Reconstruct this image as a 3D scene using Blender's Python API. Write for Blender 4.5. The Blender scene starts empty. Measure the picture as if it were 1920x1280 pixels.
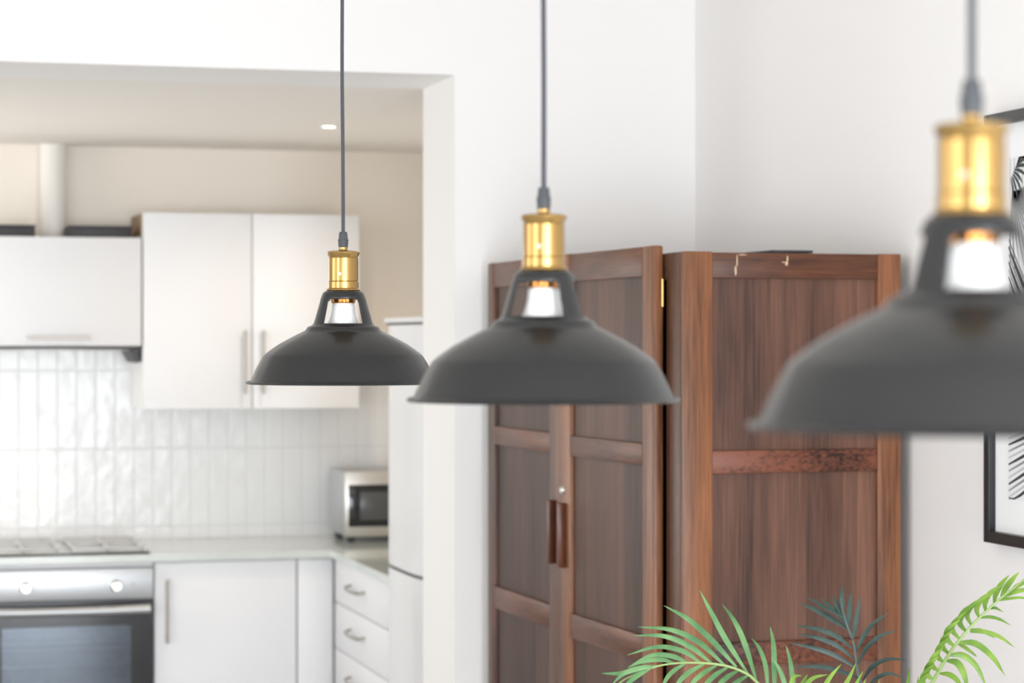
import bpy, bmesh, math, random
from math import sin, cos, tan, pi, radians, sqrt
from mathutils import Vector, Matrix
random.seed(7)
C = bpy.context.scene.collection
SC = bpy.context.scene

# ------------------------------------------------------------------ camera, world, light, exposure
CAMZ = 1.65
F = 4500.0
TH = math.atan(0.2715)
cam_d = bpy.data.cameras.new('camera')
cam_d.lens = F / 1920 * 36.0
cam_d.sensor_width = 36.0
cam_d.clip_start = 0.05
cam_d.dof.use_dof = True
cam_d.dof.focus_distance = 4.05
cam_d.dof.aperture_fstop = 5.6
cam = bpy.data.objects.new('camera', cam_d)
cam.location = (0, 0, CAMZ)
cam.rotation_euler = (pi / 2, 0, -TH)
C.objects.link(cam)
SC.camera = cam

SC.view_settings.view_transform = 'Standard'
SC.view_settings.look = 'None'
SC.view_settings.exposure = 0.13
SC.view_settings.gamma = 1.0
SC.view_settings.use_curve_mapping = False

world = bpy.data.worlds.new('sky')
world.use_nodes = True
world.node_tree.nodes['Background'].inputs[0].default_value = (0.80, 0.90, 1.0, 1)
world.node_tree.nodes['Background'].inputs[1].default_value = 1.8
SC.world = world

# room dimensions (metres)
Y0 = 6.463            # room face of the wall with the opening
YT = 0.387            # its thickness
YK = 9.22            # kitchen back wall
XR = 2.295           # right wall
XL, YF = -3.3, -2.6  # left wall, wall behind the camera
ZC = 2.95            # ceiling of the main room
ZK = 2.3905           # kitchen ceiling and opening soffit
XO0, XO1 = -1.2, 1.590   # opening
XKL, XKR = -1.3, 2.26  # kitchen side walls


def area(name, loc, rot, sx, sy, power, col):
    l = bpy.data.lights.new(name, 'AREA')
    l.shape = 'RECTANGLE'; l.size = sx; l.size_y = sy
    l.energy = power; l.color = col
    o = bpy.data.objects.new(name, l)
    o.location = loc; o.rotation_euler = rot
    C.objects.link(o)
    return o

# added area lamps as daylight: made-up left and rear windows, assumed kitchen side window
area('daylight_left', (XL + 0.03, 3.6, 1.6), (0, -pi / 2, 0), 2.0, 2.0, 28, (1.0, 0.96, 0.91))
area('daylight_left', (XL + 0.03, 0.3, 1.6), (0, -pi / 2, 0), 2.0, 2.0, 52, (0.96, 0.98, 1.0))
for wx, pw in ((-2.1, 12), (-0.35, 66), (1.35, 150)):
    area('daylight_rear', (wx, YF + 0.03, 1.12), (-pi / 2, 0, pi), 0.95, 1.9, pw, (0.90, 0.95, 1.0))
area('daylight_kitchen', (XKL + 0.03, 8.4, 1.45), (0, -pi / 2, 0), 1.1, 1.3, 22, (1.0, 0.97, 0.93))


# ------------------------------------------------------------------ picture-to-room helpers (used for measuring)
def P(px, py, d):
    u = (px - 960) / F; w = (640 - py) / F
    return Vector((d * (sin(TH) + u * cos(TH)), d * (cos(TH) - u * sin(TH)), CAMZ + w * d))


# ------------------------------------------------------------------ materials
def new_mat(name):
    m = bpy.data.materials.new(name)
    m.use_nodes = True
    return m, m.node_tree.nodes, m.node_tree.links, m.node_tree.nodes['Principled BSDF']


def plain(name, col, rough=0.5, metal=0.0, spec=0.5, coat=0.0, bump=0.0, bscale=40, var=0.0, aniso=0.0):
    m, N, L, b = new_mat(name)
    b.inputs['Base Color'].default_value = (*col, 1)
    b.inputs['Roughness'].default_value = rough
    b.inputs['Metallic'].default_value = metal
    b.inputs['Specular IOR Level'].default_value = spec
    b.inputs['Coat Weight'].default_value = coat
    b.inputs['Coat Roughness'].default_value = 0.08
    b.inputs['Anisotropic'].default_value = aniso
    tc = N.new('ShaderNodeTexCoord')
    nz = N.new('ShaderNodeTexNoise'); nz.inputs['Scale'].default_value = bscale
    nz.inputs['Detail'].default_value = 4
    L.new(tc.outputs['Object'], nz.inputs['Vector'])
    if bump:
        bp = N.new('ShaderNodeBump'); bp.inputs['Strength'].default_value = bump
        bp.inputs['Distance'].default_value = 0.002
        L.new(nz.outputs['Fac'], bp.inputs['Height'])
        L.new(bp.outputs['Normal'], b.inputs['Normal'])
    if var:
        mx = N.new('ShaderNodeMix'); mx.data_type = 'RGBA'
        mx.inputs[6].default_value = (*[c * (1 - var) for c in col], 1)
        mx.inputs[7].default_value = (*[min(1, c * (1 + var)) for c in col], 1)
        L.new(nz.outputs['Fac'], mx.inputs[0])
        L.new(mx.outputs[2], b.inputs['Base Color'])
    return m


def wood(name, dark, light, scale, rough=0.42, board=None, figure=0.0):
    """streaky oak; scale stretches the grain; board = (axis index, boards per metre, shift)"""
    m, N, L, b = new_mat(name)
    tc = N.new('ShaderNodeTexCoord')
    mp = N.new('ShaderNodeMapping'); mp.inputs['Scale'].default_value = scale
    L.new(tc.outputs['Object'], mp.inputs['Vector'])
    n1 = N.new('ShaderNodeTexNoise'); n1.inputs['Scale'].default_value = 1.0
    n1.inputs['Detail'].default_value = 6; n1.inputs['Roughness'].default_value = 0.62
    n1.inputs['Distortion'].default_value = 0.5 + figure
    L.new(mp.outputs['Vector'], n1.inputs['Vector'])
    # slow tone drift
    mp2 = N.new('ShaderNodeMapping'); mp2.inputs['Scale'].default_value = [max(1.0, s * 0.14) for s in scale]
    L.new(tc.outputs['Object'], mp2.inputs['Vector'])
    n2 = N.new('ShaderNodeTexNoise'); n2.inputs['Scale'].default_value = 1.0; n2.inputs['Detail'].default_value = 2
    L.new(mp2.outputs['Vector'], n2.inputs['Vector'])
    add = N.new('ShaderNodeMath'); add.operation = 'MULTIPLY_ADD'
    add.inputs[1].default_value = 0.55
    L.new(n2.outputs['Fac'], add.inputs[0])
    mp3 = N.new('ShaderNodeMapping'); mp3.inputs['Scale'].default_value = [s_ * 3.2 for s_ in scale]
    L.new(tc.outputs['Object'], mp3.inputs['Vector'])
    n3 = N.new('ShaderNodeTexNoise'); n3.inputs['Scale'].default_value = 1.0; n3.inputs['Detail'].default_value = 3
    L.new(mp3.outputs['Vector'], n3.inputs['Vector'])
    mixn = N.new('ShaderNodeMath'); mixn.operation = 'ADD'
    L.new(n1.outputs['Fac'], mixn.inputs[0]); L.new(n3.outputs['Fac'], mixn.inputs[1])
    half = N.new('ShaderNodeMath'); half.operation = 'MULTIPLY_ADD'; half.inputs[1].default_value = 0.36; half.inputs[2].default_value = -0.11
    L.new(mixn.outputs[0], half.inputs[0])
    L.new(half.outputs[0], add.inputs[2])
    src = add.outputs[0]
    if board:
        sp = N.new('ShaderNodeSeparateXYZ'); L.new(tc.outputs['Object'], sp.inputs[0])
        k = N.new('ShaderNodeMath'); k.operation = 'MULTIPLY_ADD'
        k.inputs[1].default_value = board[1]; k.inputs[2].default_value = board[2]
        L.new(sp.outputs[board[0]], k.inputs[0])
        fl = N.new('ShaderNodeMath'); fl.operation = 'FLOOR'; L.new(k.outputs[0], fl.inputs[0])
        wn = N.new('ShaderNodeTexWhiteNoise'); wn.noise_dimensions = '1D'
        L.new(fl.outputs[0], wn.inputs['W'])
        a2 = N.new('ShaderNodeMath'); a2.operation = 'MULTIPLY_ADD'; a2.inputs[1].default_value = 0.16
        L.new(wn.outputs['Value'], a2.inputs[0])
        s2 = N.new('ShaderNodeMath'); s2.operation = 'SUBTRACT'; s2.inputs[1].default_value = 0.08
        L.new(src, s2.inputs[0]); L.new(s2.outputs[0], a2.inputs[2])
        src = a2.outputs[0]
    cr = N.new('ShaderNodeValToRGB')
    cr.color_ramp.elements[0].position = 0.32; cr.color_ramp.elements[0].color = (*dark, 1)
    cr.color_ramp.elements[1].position = 0.72; cr.color_ramp.elements[1].color = (*light, 1)
    L.new(src, cr.inputs['Fac'])
    L.new(cr.outputs['Color'], b.inputs['Base Color'])
    b.inputs['Roughness'].default_value = rough
    b.inputs['Specular IOR Level'].default_value = 0.36
    if figure:
        cr.color_ramp.elements[0].position = 0.42; cr.color_ramp.elements[1].position = 0.62
    bp = N.new('ShaderNodeBump'); bp.inputs['Strength'].default_value = 0.25; bp.inputs['Distance'].default_value = 0.001
    L.new(n1.outputs['Fac'], bp.inputs['Height']); L.new(bp.outputs['Normal'], b.inputs['Normal'])
    return m


def tile_mat():
    """glossy white upright tiles, slightly wavy faces"""
    m, N, L, b = new_mat('white_glazed_tile')
    tc = N.new('ShaderNodeTexCoord')
    sp = N.new('ShaderNodeSeparateXYZ'); L.new(tc.outputs['Object'], sp.inputs[0])
    outs = []
    for ax, size, off in ((0, 0.072, 0.0), (2, 0.298, -0.0500)):
        a = N.new('ShaderNodeMath'); a.operation = 'MULTIPLY_ADD'
        a.inputs[1].default_value = 1 / size; a.inputs[2].default_value = off / size + 20
        L.new(sp.outputs[ax], a.inputs[0])
        fr = N.new('ShaderNodeMath'); fr.operation = 'FRACT'; L.new(a.outputs[0], fr.inputs[0])
        pp = N.new('ShaderNodeMath'); pp.operation = 'PINGPONG'; pp.inputs[1].default_value = 0.5
        L.new(fr.outputs[0], pp.inputs[0])
        mul = N.new('ShaderNodeMath'); mul.operation = 'MULTIPLY'; mul.inputs[1].default_value = size
        L.new(pp.outputs[0], mul.inputs[0])
        fl = N.new('ShaderNodeMath'); fl.operation = 'FLOOR'; L.new(a.outputs[0], fl.inputs[0])
        outs.append((mul, fl))
    mn = N.new('ShaderNodeMath'); mn.operation = 'MINIMUM'
    L.new(outs[0][0].outputs[0], mn.inputs[0]); L.new(outs[1][0].outputs[0], mn.inputs[1])
    mr = N.new('ShaderNodeMapRange'); mr.inputs[1].default_value = 0.0012; mr.inputs[2].default_value = 0.005
    mr.interpolation_type = 'SMOOTHSTEP'
    L.new(mn.outputs[0], mr.inputs[0])
    mx = N.new('ShaderNodeMix'); mx.data_type = 'RGBA'
    mx.inputs[6].default_value = (0.72, 0.73, 0.74, 1); mx.inputs[7].default_value = (0.80, 0.80, 0.805, 1)
    L.new(mr.outputs[0], mx.inputs[0]); L.new(mx.outputs[2], b.inputs['Base Color'])
    # wavy hand-made glaze, each tile its own
    cb = N.new('ShaderNodeCombineXYZ')
    L.new(outs[0][1].outputs[0], cb.inputs[0]); L.new(outs[1][1].outputs[0], cb.inputs[2])
    vm = N.new('ShaderNodeVectorMath'); vm.operation = 'MULTIPLY_ADD'
    vm.inputs[1].default_value = (3.7, 3.7, 3.7)
    L.new(cb.outputs[0], vm.inputs[0]); L.new(tc.outputs['Object'], vm.inputs[2])
    nz = N.new('ShaderNodeTexNoise'); nz.inputs['Scale'].default_value = 14; nz.inputs['Detail'].default_value = 1
    L.new(vm.outputs[0], nz.inputs['Vector'])
    sm = N.new('ShaderNodeMath'); sm.operation = 'MULTIPLY_ADD'; sm.inputs[1].default_value = 0.35
    L.new(mr.outputs[0], sm.inputs[0]); L.new(nz.outputs['Fac'], sm.inputs[2])
    bp = N.new('ShaderNodeBump'); bp.inputs['Strength'].default_value = 0.7; bp.inputs['Distance'].default_value = 0.0035
    L.new(sm.outputs[0], bp.inputs['Height']); L.new(bp.outputs['Normal'], b.inputs['Normal'])
    b.inputs['Roughness'].default_value = 0.2
    b.inputs['Specular IOR Level'].default_value = 0.3
    return m


def glass_mix(name, tint, refl, rough=0.03):
    m, N, L, b = new_mat(name)
    N.remove(b)
    out = [n for n in N if n.type == 'OUTPUT_MATERIAL'][0]
    t = N.new('ShaderNodeBsdfTransparent'); t.inputs[0].default_value = (*tint, 1)
    g = N.new('ShaderNodeBsdfGlossy'); g.inputs[0].default_value = (0.85, 0.92, 1.0, 1); g.inputs['Roughness'].default_value = rough
    mx = N.new('ShaderNodeMixShader'); mx.inputs[0].default_value = refl
    L.new(t.outputs[0], mx.inputs[1]); L.new(g.outputs[0], mx.inputs[2]); L.new(mx.outputs[0], out.inputs[0])
    return m


def leaf_mat(name, c1, c2):
    m, N, L, b = new_mat(name)
    tc = N.new('ShaderNodeTexCoord')
    nz = N.new('ShaderNodeTexNoise'); nz.inputs['Scale'].default_value = 22; nz.inputs['Detail'].default_value = 2
    L.new(tc.outputs['Object'], nz.inputs['Vector'])
    cr = N.new('ShaderNodeValToRGB')
    cr.color_ramp.elements[0].position = 0.3; cr.color_ramp.elements[0].color = (*c1, 1)
    cr.color_ramp.elements[1].position = 0.7; cr.color_ramp.elements[1].color = (*c2, 1)
    L.new(nz.outputs['Fac'], cr.inputs[0]); L.new(cr.outputs[0], b.inputs['Base Color'])
    b.inputs['Roughness'].default_value = 0.45
    b.inputs['Subsurface Weight'].default_value = 0.0
    return m


M = {}
M['wall'] = plain('white_wall_paint', (0.89, 0.868, 0.852), 0.75, bump=0.04, bscale=30)
M['kwall'] = plain('cream_kitchen_wall_paint', (0.93, 0.86, 0.775), 0.7, bump=0.04, bscale=30)
M['ceil'] = plain('ceiling_paint', (0.88, 0.84, 0.785), 0.8)
M['floor'] = wood('pale_grey_floor_boards', (0.46, 0.465, 0.47), (0.63, 0.635, 0.64), (8, 1.2, 8), 0.4, board=(0, 7, 0))
M['tile'] = tile_mat()
M['cab'] = plain('white_laminate', (0.80, 0.80, 0.815), 0.5, spec=0.35)
M['carc'] = plain('white_cabinet_board', (0.80, 0.79, 0.77), 0.4)
M['plywood'] = wood('pale_board_side', (0.25, 0.15, 0.08), (0.42, 0.28, 0.17), (4, 4, 30), 0.5)
M['steel'] = plain('brushed_steel', (0.62, 0.60, 0.57), 0.28, 1.0)
M['steel_dk'] = plain('satin_steel_handle', (0.42, 0.39, 0.36), 0.35, 1.0)
M['support'] = plain('grey_satin_enamel', (0.58, 0.58, 0.585), 0.45)
M['steel_panel'] = plain('stainless_panel', (0.52, 0.53, 0.54), 0.42, 1.0, aniso=0.5)
M['counter'] = plain('pale_polished_worktop', (0.62, 0.655, 0.625), 0.08, spec=0.6, var=0.05, bscale=60)
M['blackglass'] = plain('black_glass', (0.012, 0.012, 0.014), 0.06, spec=0.5)
M['darkgrey'] = plain('dark_grey_plastic', (0.045, 0.043, 0.048), 0.5, var=0.3, bscale=60)
M['enamel'] = plain('oven_cavity_enamel', (0.16, 0.17, 0.19), 0.35)
M['ovenglass'] = glass_mix('tinted_oven_glass', (0.38, 0.42, 0.48), 0.085)
M['mwglass'] = plain('microwave_window', (0.075, 0.078, 0.08), 0.2)
M['fridge'] = plain('white_fridge_enamel', (0.76, 0.76, 0.76), 0.25)
M['gasket'] = plain('grey_door_gasket', (0.16, 0.16, 0.15), 0.6)
M['duct'] = plain('white_duct', (0.84, 0.81, 0.77), 0.5)
M['black'] = plain('matt_black_shade_enamel', (0.009, 0.0095, 0.0105), 0.235, spec=0.48, bump=0.08, bscale=260)
M['blackin'] = plain('black_plastic', (0.05, 0.055, 0.062), 0.55)
M['cord'] = plain('black_fabric_cord', (0.055, 0.058, 0.068), 0.7, bump=0.5, bscale=700)
M['brass'] = plain('brushed_brass', (0.37, 0.225, 0.070), 0.18, 1.0, coat=0.35, aniso=0.55)
M['copper'] = plain('lamp_cap_thread', (0.80, 0.50, 0.25), 0.22, 1.0)
M['bulb'] = plain('white_bulb_plastic', (0.90, 0.90, 0.89), 0.35)
M['wv'] = wood('dark_oak_upright_grain', (0.026, 0.011, 0.007), (0.185, 0.078, 0.040), (75, 75, 3.0), 0.38)
M['wvl'] = wood('worn_oak_upright_grain', (0.036, 0.014, 0.007), (0.38, 0.15, 0.066), (85, 85, 2.6), 0.36)  # paler, more orange oak tone for side stiles and near door
M['wh'] = wood('dark_oak_level_grain', (0.026, 0.010, 0.006), (0.20, 0.072, 0.033), (4, 4, 60), 0.38)
M['whf'] = wood('figured_oak_level_grain', (0.010, 0.005, 0.005), (0.19, 0.06, 0.03), (26, 26, 44), 0.38, figure=1.3)
M['wp'] = wood('oak_panel_boards', (0.050, 0.024, 0.017), (0.215, 0.100, 0.064), (60, 60, 2.0), 0.36, board=(0, 8.1, -1.41))
M['wpf'] = wood('oak_door_panel_boards', (0.024, 0.011, 0.007), (0.125, 0.058, 0.036), (50, 50, 2.0), 0.48, board=(1, 8.0, 0.3))
M['wpull'] = wood('reddish_pull_wood', (0.045, 0.013, 0.007), (0.18, 0.055, 0.025), (60, 60, 8), 0.3)
M['chip'] = plain('pale_chipped_finish', (0.62, 0.42, 0.27), 0.7)
M['frame'] = plain('black_picture_frame', (0.016, 0.017, 0.018), 0.38)
M['mat'] = plain('white_mount_board', (0.86, 0.86, 0.86), 0.8)
M['paper'] = plain('print_paper', (0.80, 0.80, 0.81), 0.6, var=0.04, bscale=5)
M['ink'] = plain('black_print_ink', (0.03, 0.035, 0.035), 0.6)
M['ink2'] = plain('grey_print_ink', (0.24, 0.25, 0.25), 0.6)
M['ink3'] = plain('pale_grey_print_ink', (0.50, 0.51, 0.51), 0.6)
M['leafA'] = leaf_mat('green_frond', (0.055, 0.17, 0.055), (0.17, 0.34, 0.13))
M['leafB'] = leaf_mat('dark_bluish_frond', (0.010, 0.034, 0.026), (0.048, 0.085, 0.075))
M['leafC'] = leaf_mat('lime_frond', (0.075, 0.18, 0.018), (0.25, 0.40, 0.055))
M['rachis'] = plain('pale_green_stalk', (0.30, 0.42, 0.15), 0.45, var=0.2, bscale=20)
M['rachisB'] = plain('dark_green_stalk', (0.08, 0.13, 0.12), 0.45)
M['pot'] = plain('grey_ceramic_pot', (0.45, 0.43, 0.41), 0.5, bump=0.1)
M['soil'] = plain('potting_soil', (0.05, 0.032, 0.02), 0.95, bump=1.0, bscale=90)
lm, LN, LL, LB = new_mat('downlight_lens')
LB.inputs['Emission Color'].default_value = (1, 0.95, 0.86, 1); LB.inputs['Emission Strength'].default_value = 6.0
M['lens'] = lm


# ------------------------------------------------------------------ mesh helpers
def finish(name, bm, mat, parent=None, smooth=35, loc=None):
    me = bpy.data.meshes.new(name)
    bmesh.ops.recalc_face_normals(bm, faces=bm.faces)
    bm.to_mesh(me); bm.free()
    if mat is not None:
        me.materials.append(mat)
    if smooth:
        for p in me.polygons: p.use_smooth = True
        me.set_sharp_from_angle(angle=radians(smooth))
    o = bpy.data.objects.new(name, me)
    C.objects.link(o)
    if parent is not None: o.parent = parent
    if loc is not None: o.location = loc
    return o


def box(bm, x0, x1, y0, y1, z0, z1, bev=0.0, seg=2):
    r = bmesh.ops.create_cube(bm, size=1.0)
    vs = r['verts']
    for v in vs:
        v.co = Vector(((x0 + x1) / 2 + v.co.x * (x1 - x0), (y0 + y1) / 2 + v.co.y * (y1 - y0), (z0 + z1) / 2 + v.co.z * (z1 - z0)))
    if bev:
        es = list({e for v in vs for e in v.link_edges})
        bmesh.ops.bevel(bm, geom=es, offset=bev, segments=seg, affect='EDGES', profile=0.5)
    return bm


def bx(name, mat, parent, x0, x1, y0, y1, z0, z1, bev=0.0):
    return finish(name, box(bmesh.new(), x0, x1, y0, y1, z0, z1, bev), mat, parent)


def lathe(bm, prof, n=64, c=(0, 0, 0), axis='z', cap=True):
    rings = []
    for r, h in prof:
        ring = []
        if r < 1e-6:
            p = (0, 0, h)
            ring = [bm.verts.new(conv(p, axis, c))]
        else:
            for i in range(n):
                a = 2 * pi * i / n
                ring.append(bm.verts.new(conv((r * cos(a), r * sin(a), h), axis, c)))
        rings.append(ring)
    for a, b in zip(rings, rings[1:]):
        if len(a) == 1 and len(b) == 1: continue
        for i in range(n):
            j = (i + 1) % n
            if len(a) == 1: bm.faces.new((a[0], b[i], b[j]))
            elif len(b) == 1: bm.faces.new((a[i], a[j], b[0]))
            else: bm.faces.new((a[i], a[j], b[j], b[i]))
    if cap:
        if len(rings[0]) > 1: bm.faces.new(rings[0])
        if len(rings[-1]) > 1: bm.faces.new(rings[-1])
    return bm


def conv(p, axis, c):
    x, y, z = p
    if axis == 'x': q = (z, x, y)
    elif axis == 'y': q = (x, z, y)
    else: q = (x, y, z)
    return Vector((q[0] + c[0], q[1] + c[1], q[2] + c[2]))


def tube(bm, pts, r, n=10, r1=None):
    pts = [Vector(p) for p in pts]
    rings = []
    up = Vector((0.13, 0.31, 0.94)).normalized()
    for i, p in enumerate(pts):
        t = (pts[min(i + 1, len(pts) - 1)] - pts[max(i - 1, 0)]).normalized()
        if abs(t.dot(up)) > 0.95: up2 = Vector((1, 0, 0))
        else: up2 = up
        a = t.cross(up2).normalized(); b = t.cross(a).normalized()
        rr = r if r1 is None else r + (r1 - r) * i / (len(pts) - 1)
        rings.append([bm.verts.new(p + rr * (cos(2 * pi * k / n) * a + sin(2 * pi * k / n) * b)) for k in range(n)])
    for A, B in zip(rings, rings[1:]):
        for k in range(n):
            bm.faces.new((A[k], A[(k + 1) % n], B[(k + 1) % n], B[k]))
    bm.faces.new(rings[0]); bm.faces.new(rings[-1])
    return bm


def spline(pts, n=24):
    """Catmull-Rom through pts"""
    p = [Vector(q) for q in pts]
    p = [p[0] * 2 - p[1]] + p + [p[-1] * 2 - p[-2]]
    out = []
    segs = len(p) - 3
    for i in range(n + 1):
        t = i / n * segs
        k = min(int(t), segs - 1); t -= k
        a, b, c, d = p[k], p[k + 1], p[k + 2], p[k + 3]
        out.append(0.5 * ((2 * b) + (c - a) * t + (2 * a - 5 * b + 4 * c - d) * t * t + (3 * b - a - 3 * c + d) * t ** 3))
    return out


def thing(name, label, cat, loc=(0, 0, 0), rz=0.0, group=None):
    o = bpy.data.objects.new(name, None)
    o.empty_display_size = 0.1
    C.objects.link(o)
    o.location = loc; o.rotation_euler = (0, 0, rz)
    o['label'] = label; o['category'] = cat
    if group: o['group'] = group
    return o


def tag(o, label, cat, group=None):
    o['label'] = label; o['category'] = cat
    if group: o['group'] = group
    return o


def struct(name, bm, mat):
    o = finish(name, bm, mat, None, 0)
    o['kind'] = 'structure'
    return o


# ------------------------------------------------------------------ the rooms
b = box(bmesh.new(), XL - 0.3, XR + 0.3, YF - 0.3, YK + 0.3, -0.1, 0); struct('floor', b, M['floor'])
b = box(bmesh.new(), XL - 0.3, XR + 0.3, YF - 0.3, Y0, ZC, ZC + 0.12); struct('ceiling', b, M['ceil'])
b = box(bmesh.new(), XKL - 0.3, XKR + 0.3, Y0 + YT, YK + 0.3, ZK, ZK + 0.12); struct('ceiling_kitchen', b, M['ceil'])

# wall with the opening: pier, left piece and header in one wall
b = bmesh.new()
box(b, XL - 0.3, XO0, Y0, Y0 + YT, 0, ZC + 0.12)
box(b, XO1, XR + 0.3, Y0, Y0 + YT, 0, ZC + 0.12)
box(b, XO0, XO1, Y0, Y0 + YT, 2.389, ZC + 0.12)
struct('wall_back', b, M['wall'])
b = box(bmesh.new(), XR, XR + 0.2, YF - 0.3, Y0, 0, ZC); struct('wall_right', b, M['wall'])


def wall_with_holes(name, axis, c0, c1, a0, a1, z1, holes, mat):
    """holes: (a0,a1,z0,z1) sorted along a"""
    b = bmesh.new()
    def bb(u0, u1, w0, w1):
        if axis == 'x': box(b, c0, c1, u0, u1, w0, w1)
        else: box(b, u0, u1, c0, c1, w0, w1)
    cur = a0
    for h0, h1, w0, w1 in holes:
        bb(cur, h0, 0, z1)
        if w0 > 0: bb(h0, h1, 0, w0)
        bb(h0, h1, w1, z1)
        cur = h1
    bb(cur, a1, 0, z1)
    return struct(name, b, mat)


hl = [(-0.7, 1.3, 0.6, 2.6), (2.6, 4.6, 0.6, 2.6)]
wall_with_holes('wall_left', 'x', XL - 0.2, XL, YF - 0.3, Y0, ZC, hl, M['wall'])
hf = [(-2.6, -1.6, 0.15, 2.55), (-0.85, 0.15, 0.15, 2.55), (0.85, 1.85, 0.15, 2.55)]  # openings for added rear windows, kept narrow for stripes in the brass
wall_with_holes('wall_front', 'y', YF - 0.2, YF, XL, XR, ZC, hf, M['wall'])
wall_with_holes('wall_kitchen_left', 'x', XKL - 0.2, XKL, Y0 + YT, YK, ZK, [(7.8, 9.0, 0.8, 2.1)], M['kwall'])
b = box(bmesh.new(), XKL - 0.2, XKR + 0.2, YK, YK + 0.2, 0, ZK); struct('wall_kitchen_back', b, M['kwall'])
b = box(bmesh.new(), XKR, XKR + 0.15, Y0 + YT, YK, 0, ZK); struct('wall_kitchen_right', b, M['kwall'])


def win(n, axis, c, a0, a1, z0, z1):
    b = bmesh.new()
    def bb(u0, u1, w0, w1, t=0.03):
        if axis == 'x': box(b, c - t, c + t, u0, u1, w0, w1, 0.004)
        else: box(b, u0, u1, c - t, c + t, w0, w1, 0.004)
    f = 0.06
    bb(a0, a0 + f, z0, z1); bb(a1 - f, a1, z0, z1); bb(a0 + f, a1 - f, z0, z0 + f); bb(a0 + f, a1 - f, z1 - f, z1)
    m = (a0 + a1) / 2
    bb(m - 0.03, m + 0.03, z0 + f, z1 - f, 0.025)
    o = finish('window_%d' % n, b, M['cab'], None, 0); o['kind'] = 'structure'

win(1, 'x', XL - 0.1, -0.7, 1.3, 0.6, 2.6)  # left windows are unseen, added to give the daylight lamps a source
win(2, 'x', XL - 0.1, 2.6, 4.6, 0.6, 2.6)
for n, (a0, a1, _, __) in enumerate(hf):
    win(3 + n, 'y', YF - 0.1, a0, a1, 0.15, 2.55)  # rear windows likewise unseen and added for the light
win(6, 'x', XKL - 0.1, 7.8, 9.0, 0.8, 2.1)

# baseboards
b = box(bmesh.new(), XR - 0.012, XR, YF, Y0 - 0.001, 0, 0.14, 0.003); o = struct('baseboard_right', b, M['cab'])

# tiled splashback on the kitchen walls (thin tiles set on the wall)
b = bmesh.new()
box(b, XKL, XKR - 0.008, YK - 0.008, YK, 0.895, 1.66)
tl = struct('wall_tiles', b, M['tile'])

# ------------------------------------------------------------------ kitchen, back run
ZT = 0.895       # worktop top
YC = 8.555       # worktop front
YD = YC + 0.02   # door faces
XRET = 1.640     # worktop edge of the return run
YRE = 7.50       # end of the return run


def bar_handle(parent, mat, a, b_, out, r=0.005, post=0.02, name='handle'):
    """bar from a to b_ standing `out` off the face; posts near both ends"""
    a, b_, out = Vector(a), Vector(b_), Vector(out)
    bm = bmesh.new()
    tube(bm, [a + out, b_ + out], r, 10)
    d = (b_ - a).normalized() * post
    tube(bm, [a + d, a + d + out], r * 0.8, 8)
    tube(bm, [b_ - d, b_ - d + out], r * 0.8, 8)
    return finish(name, bm, mat, parent)


# worktop (L-shaped, one continuous slab)
bm = bmesh.new()
outline = [(XKL + 0.004, YC), (XRET, YC), (XRET, YRE), (XKR - 0.004, YRE), (XKR - 0.004, YK - 0.01), (XKL + 0.004, YK - 0.01)]
v0 = [bm.verts.new((x, y, ZT - 0.028)) for x, y in outline]
f = bm.faces.new(v0)
r = bmesh.ops.extrude_face_region(bm, geom=[f])
for v in r['geom']:
    if isinstance(v, bmesh.types.BMVert): v.co.z = ZT
bmesh.ops.bevel(bm, geom=[e for e in bm.edges], offset=0.003, segments=2, affect='EDGES')
tag(finish('worktop', bm, M['counter']), 'pale glossy L-shaped worktop running below the tiled splashback', 'worktop')


def base_cabinet(name, label, x0, x1, hinge=None, filler=False):
    t = thing(name, label, 'cabinet', (x0, YD, 0))
    w = x1 - x0
    bx('body', M['carc'], t, 0.001, w - 0.001, 0.02, 0.60, 0.10, ZT - 0.03)
    bx('plinth', M['carc'], t, 0.001, w - 0.001, 0.06, 0.58, 0.0, 0.098)
    if filler:
        bx('filler_panel', M['cab'], t, 0.002, w - 0.002, 0.0, 0.019, 0.10, ZT - 0.032, 0.0015)
    else:
        d = bx('door', M['cab'], t, 0.002, w - 0.002, 0.0, 0.019, 0.10, ZT - 0.032, 0.0015)
        hx = 0.045 if hinge == 'right' else w - 0.045
        bar_handle(d, M['steel_dk'], (hx, 0, 0.578), (hx, 0, 0.804), (0, -0.028, 0), 0.006)
    return t


XOV0, XOV1 = 0.405, 1.005
base_cabinet('base_cabinet', 'white base cabinet left of the built-in oven', -0.2, XOV0 - 0.003, 'left')
base_cabinet('base_cabinet', 'white base cabinet door with vertical bar handle right of the oven', XOV1 + 0.003, 1.522, 'right')
base_cabinet('corner_filler', 'narrow plain white corner cabinet panel beside the drawers', 1.524, XRET + 0.018, filler=True)

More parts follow.
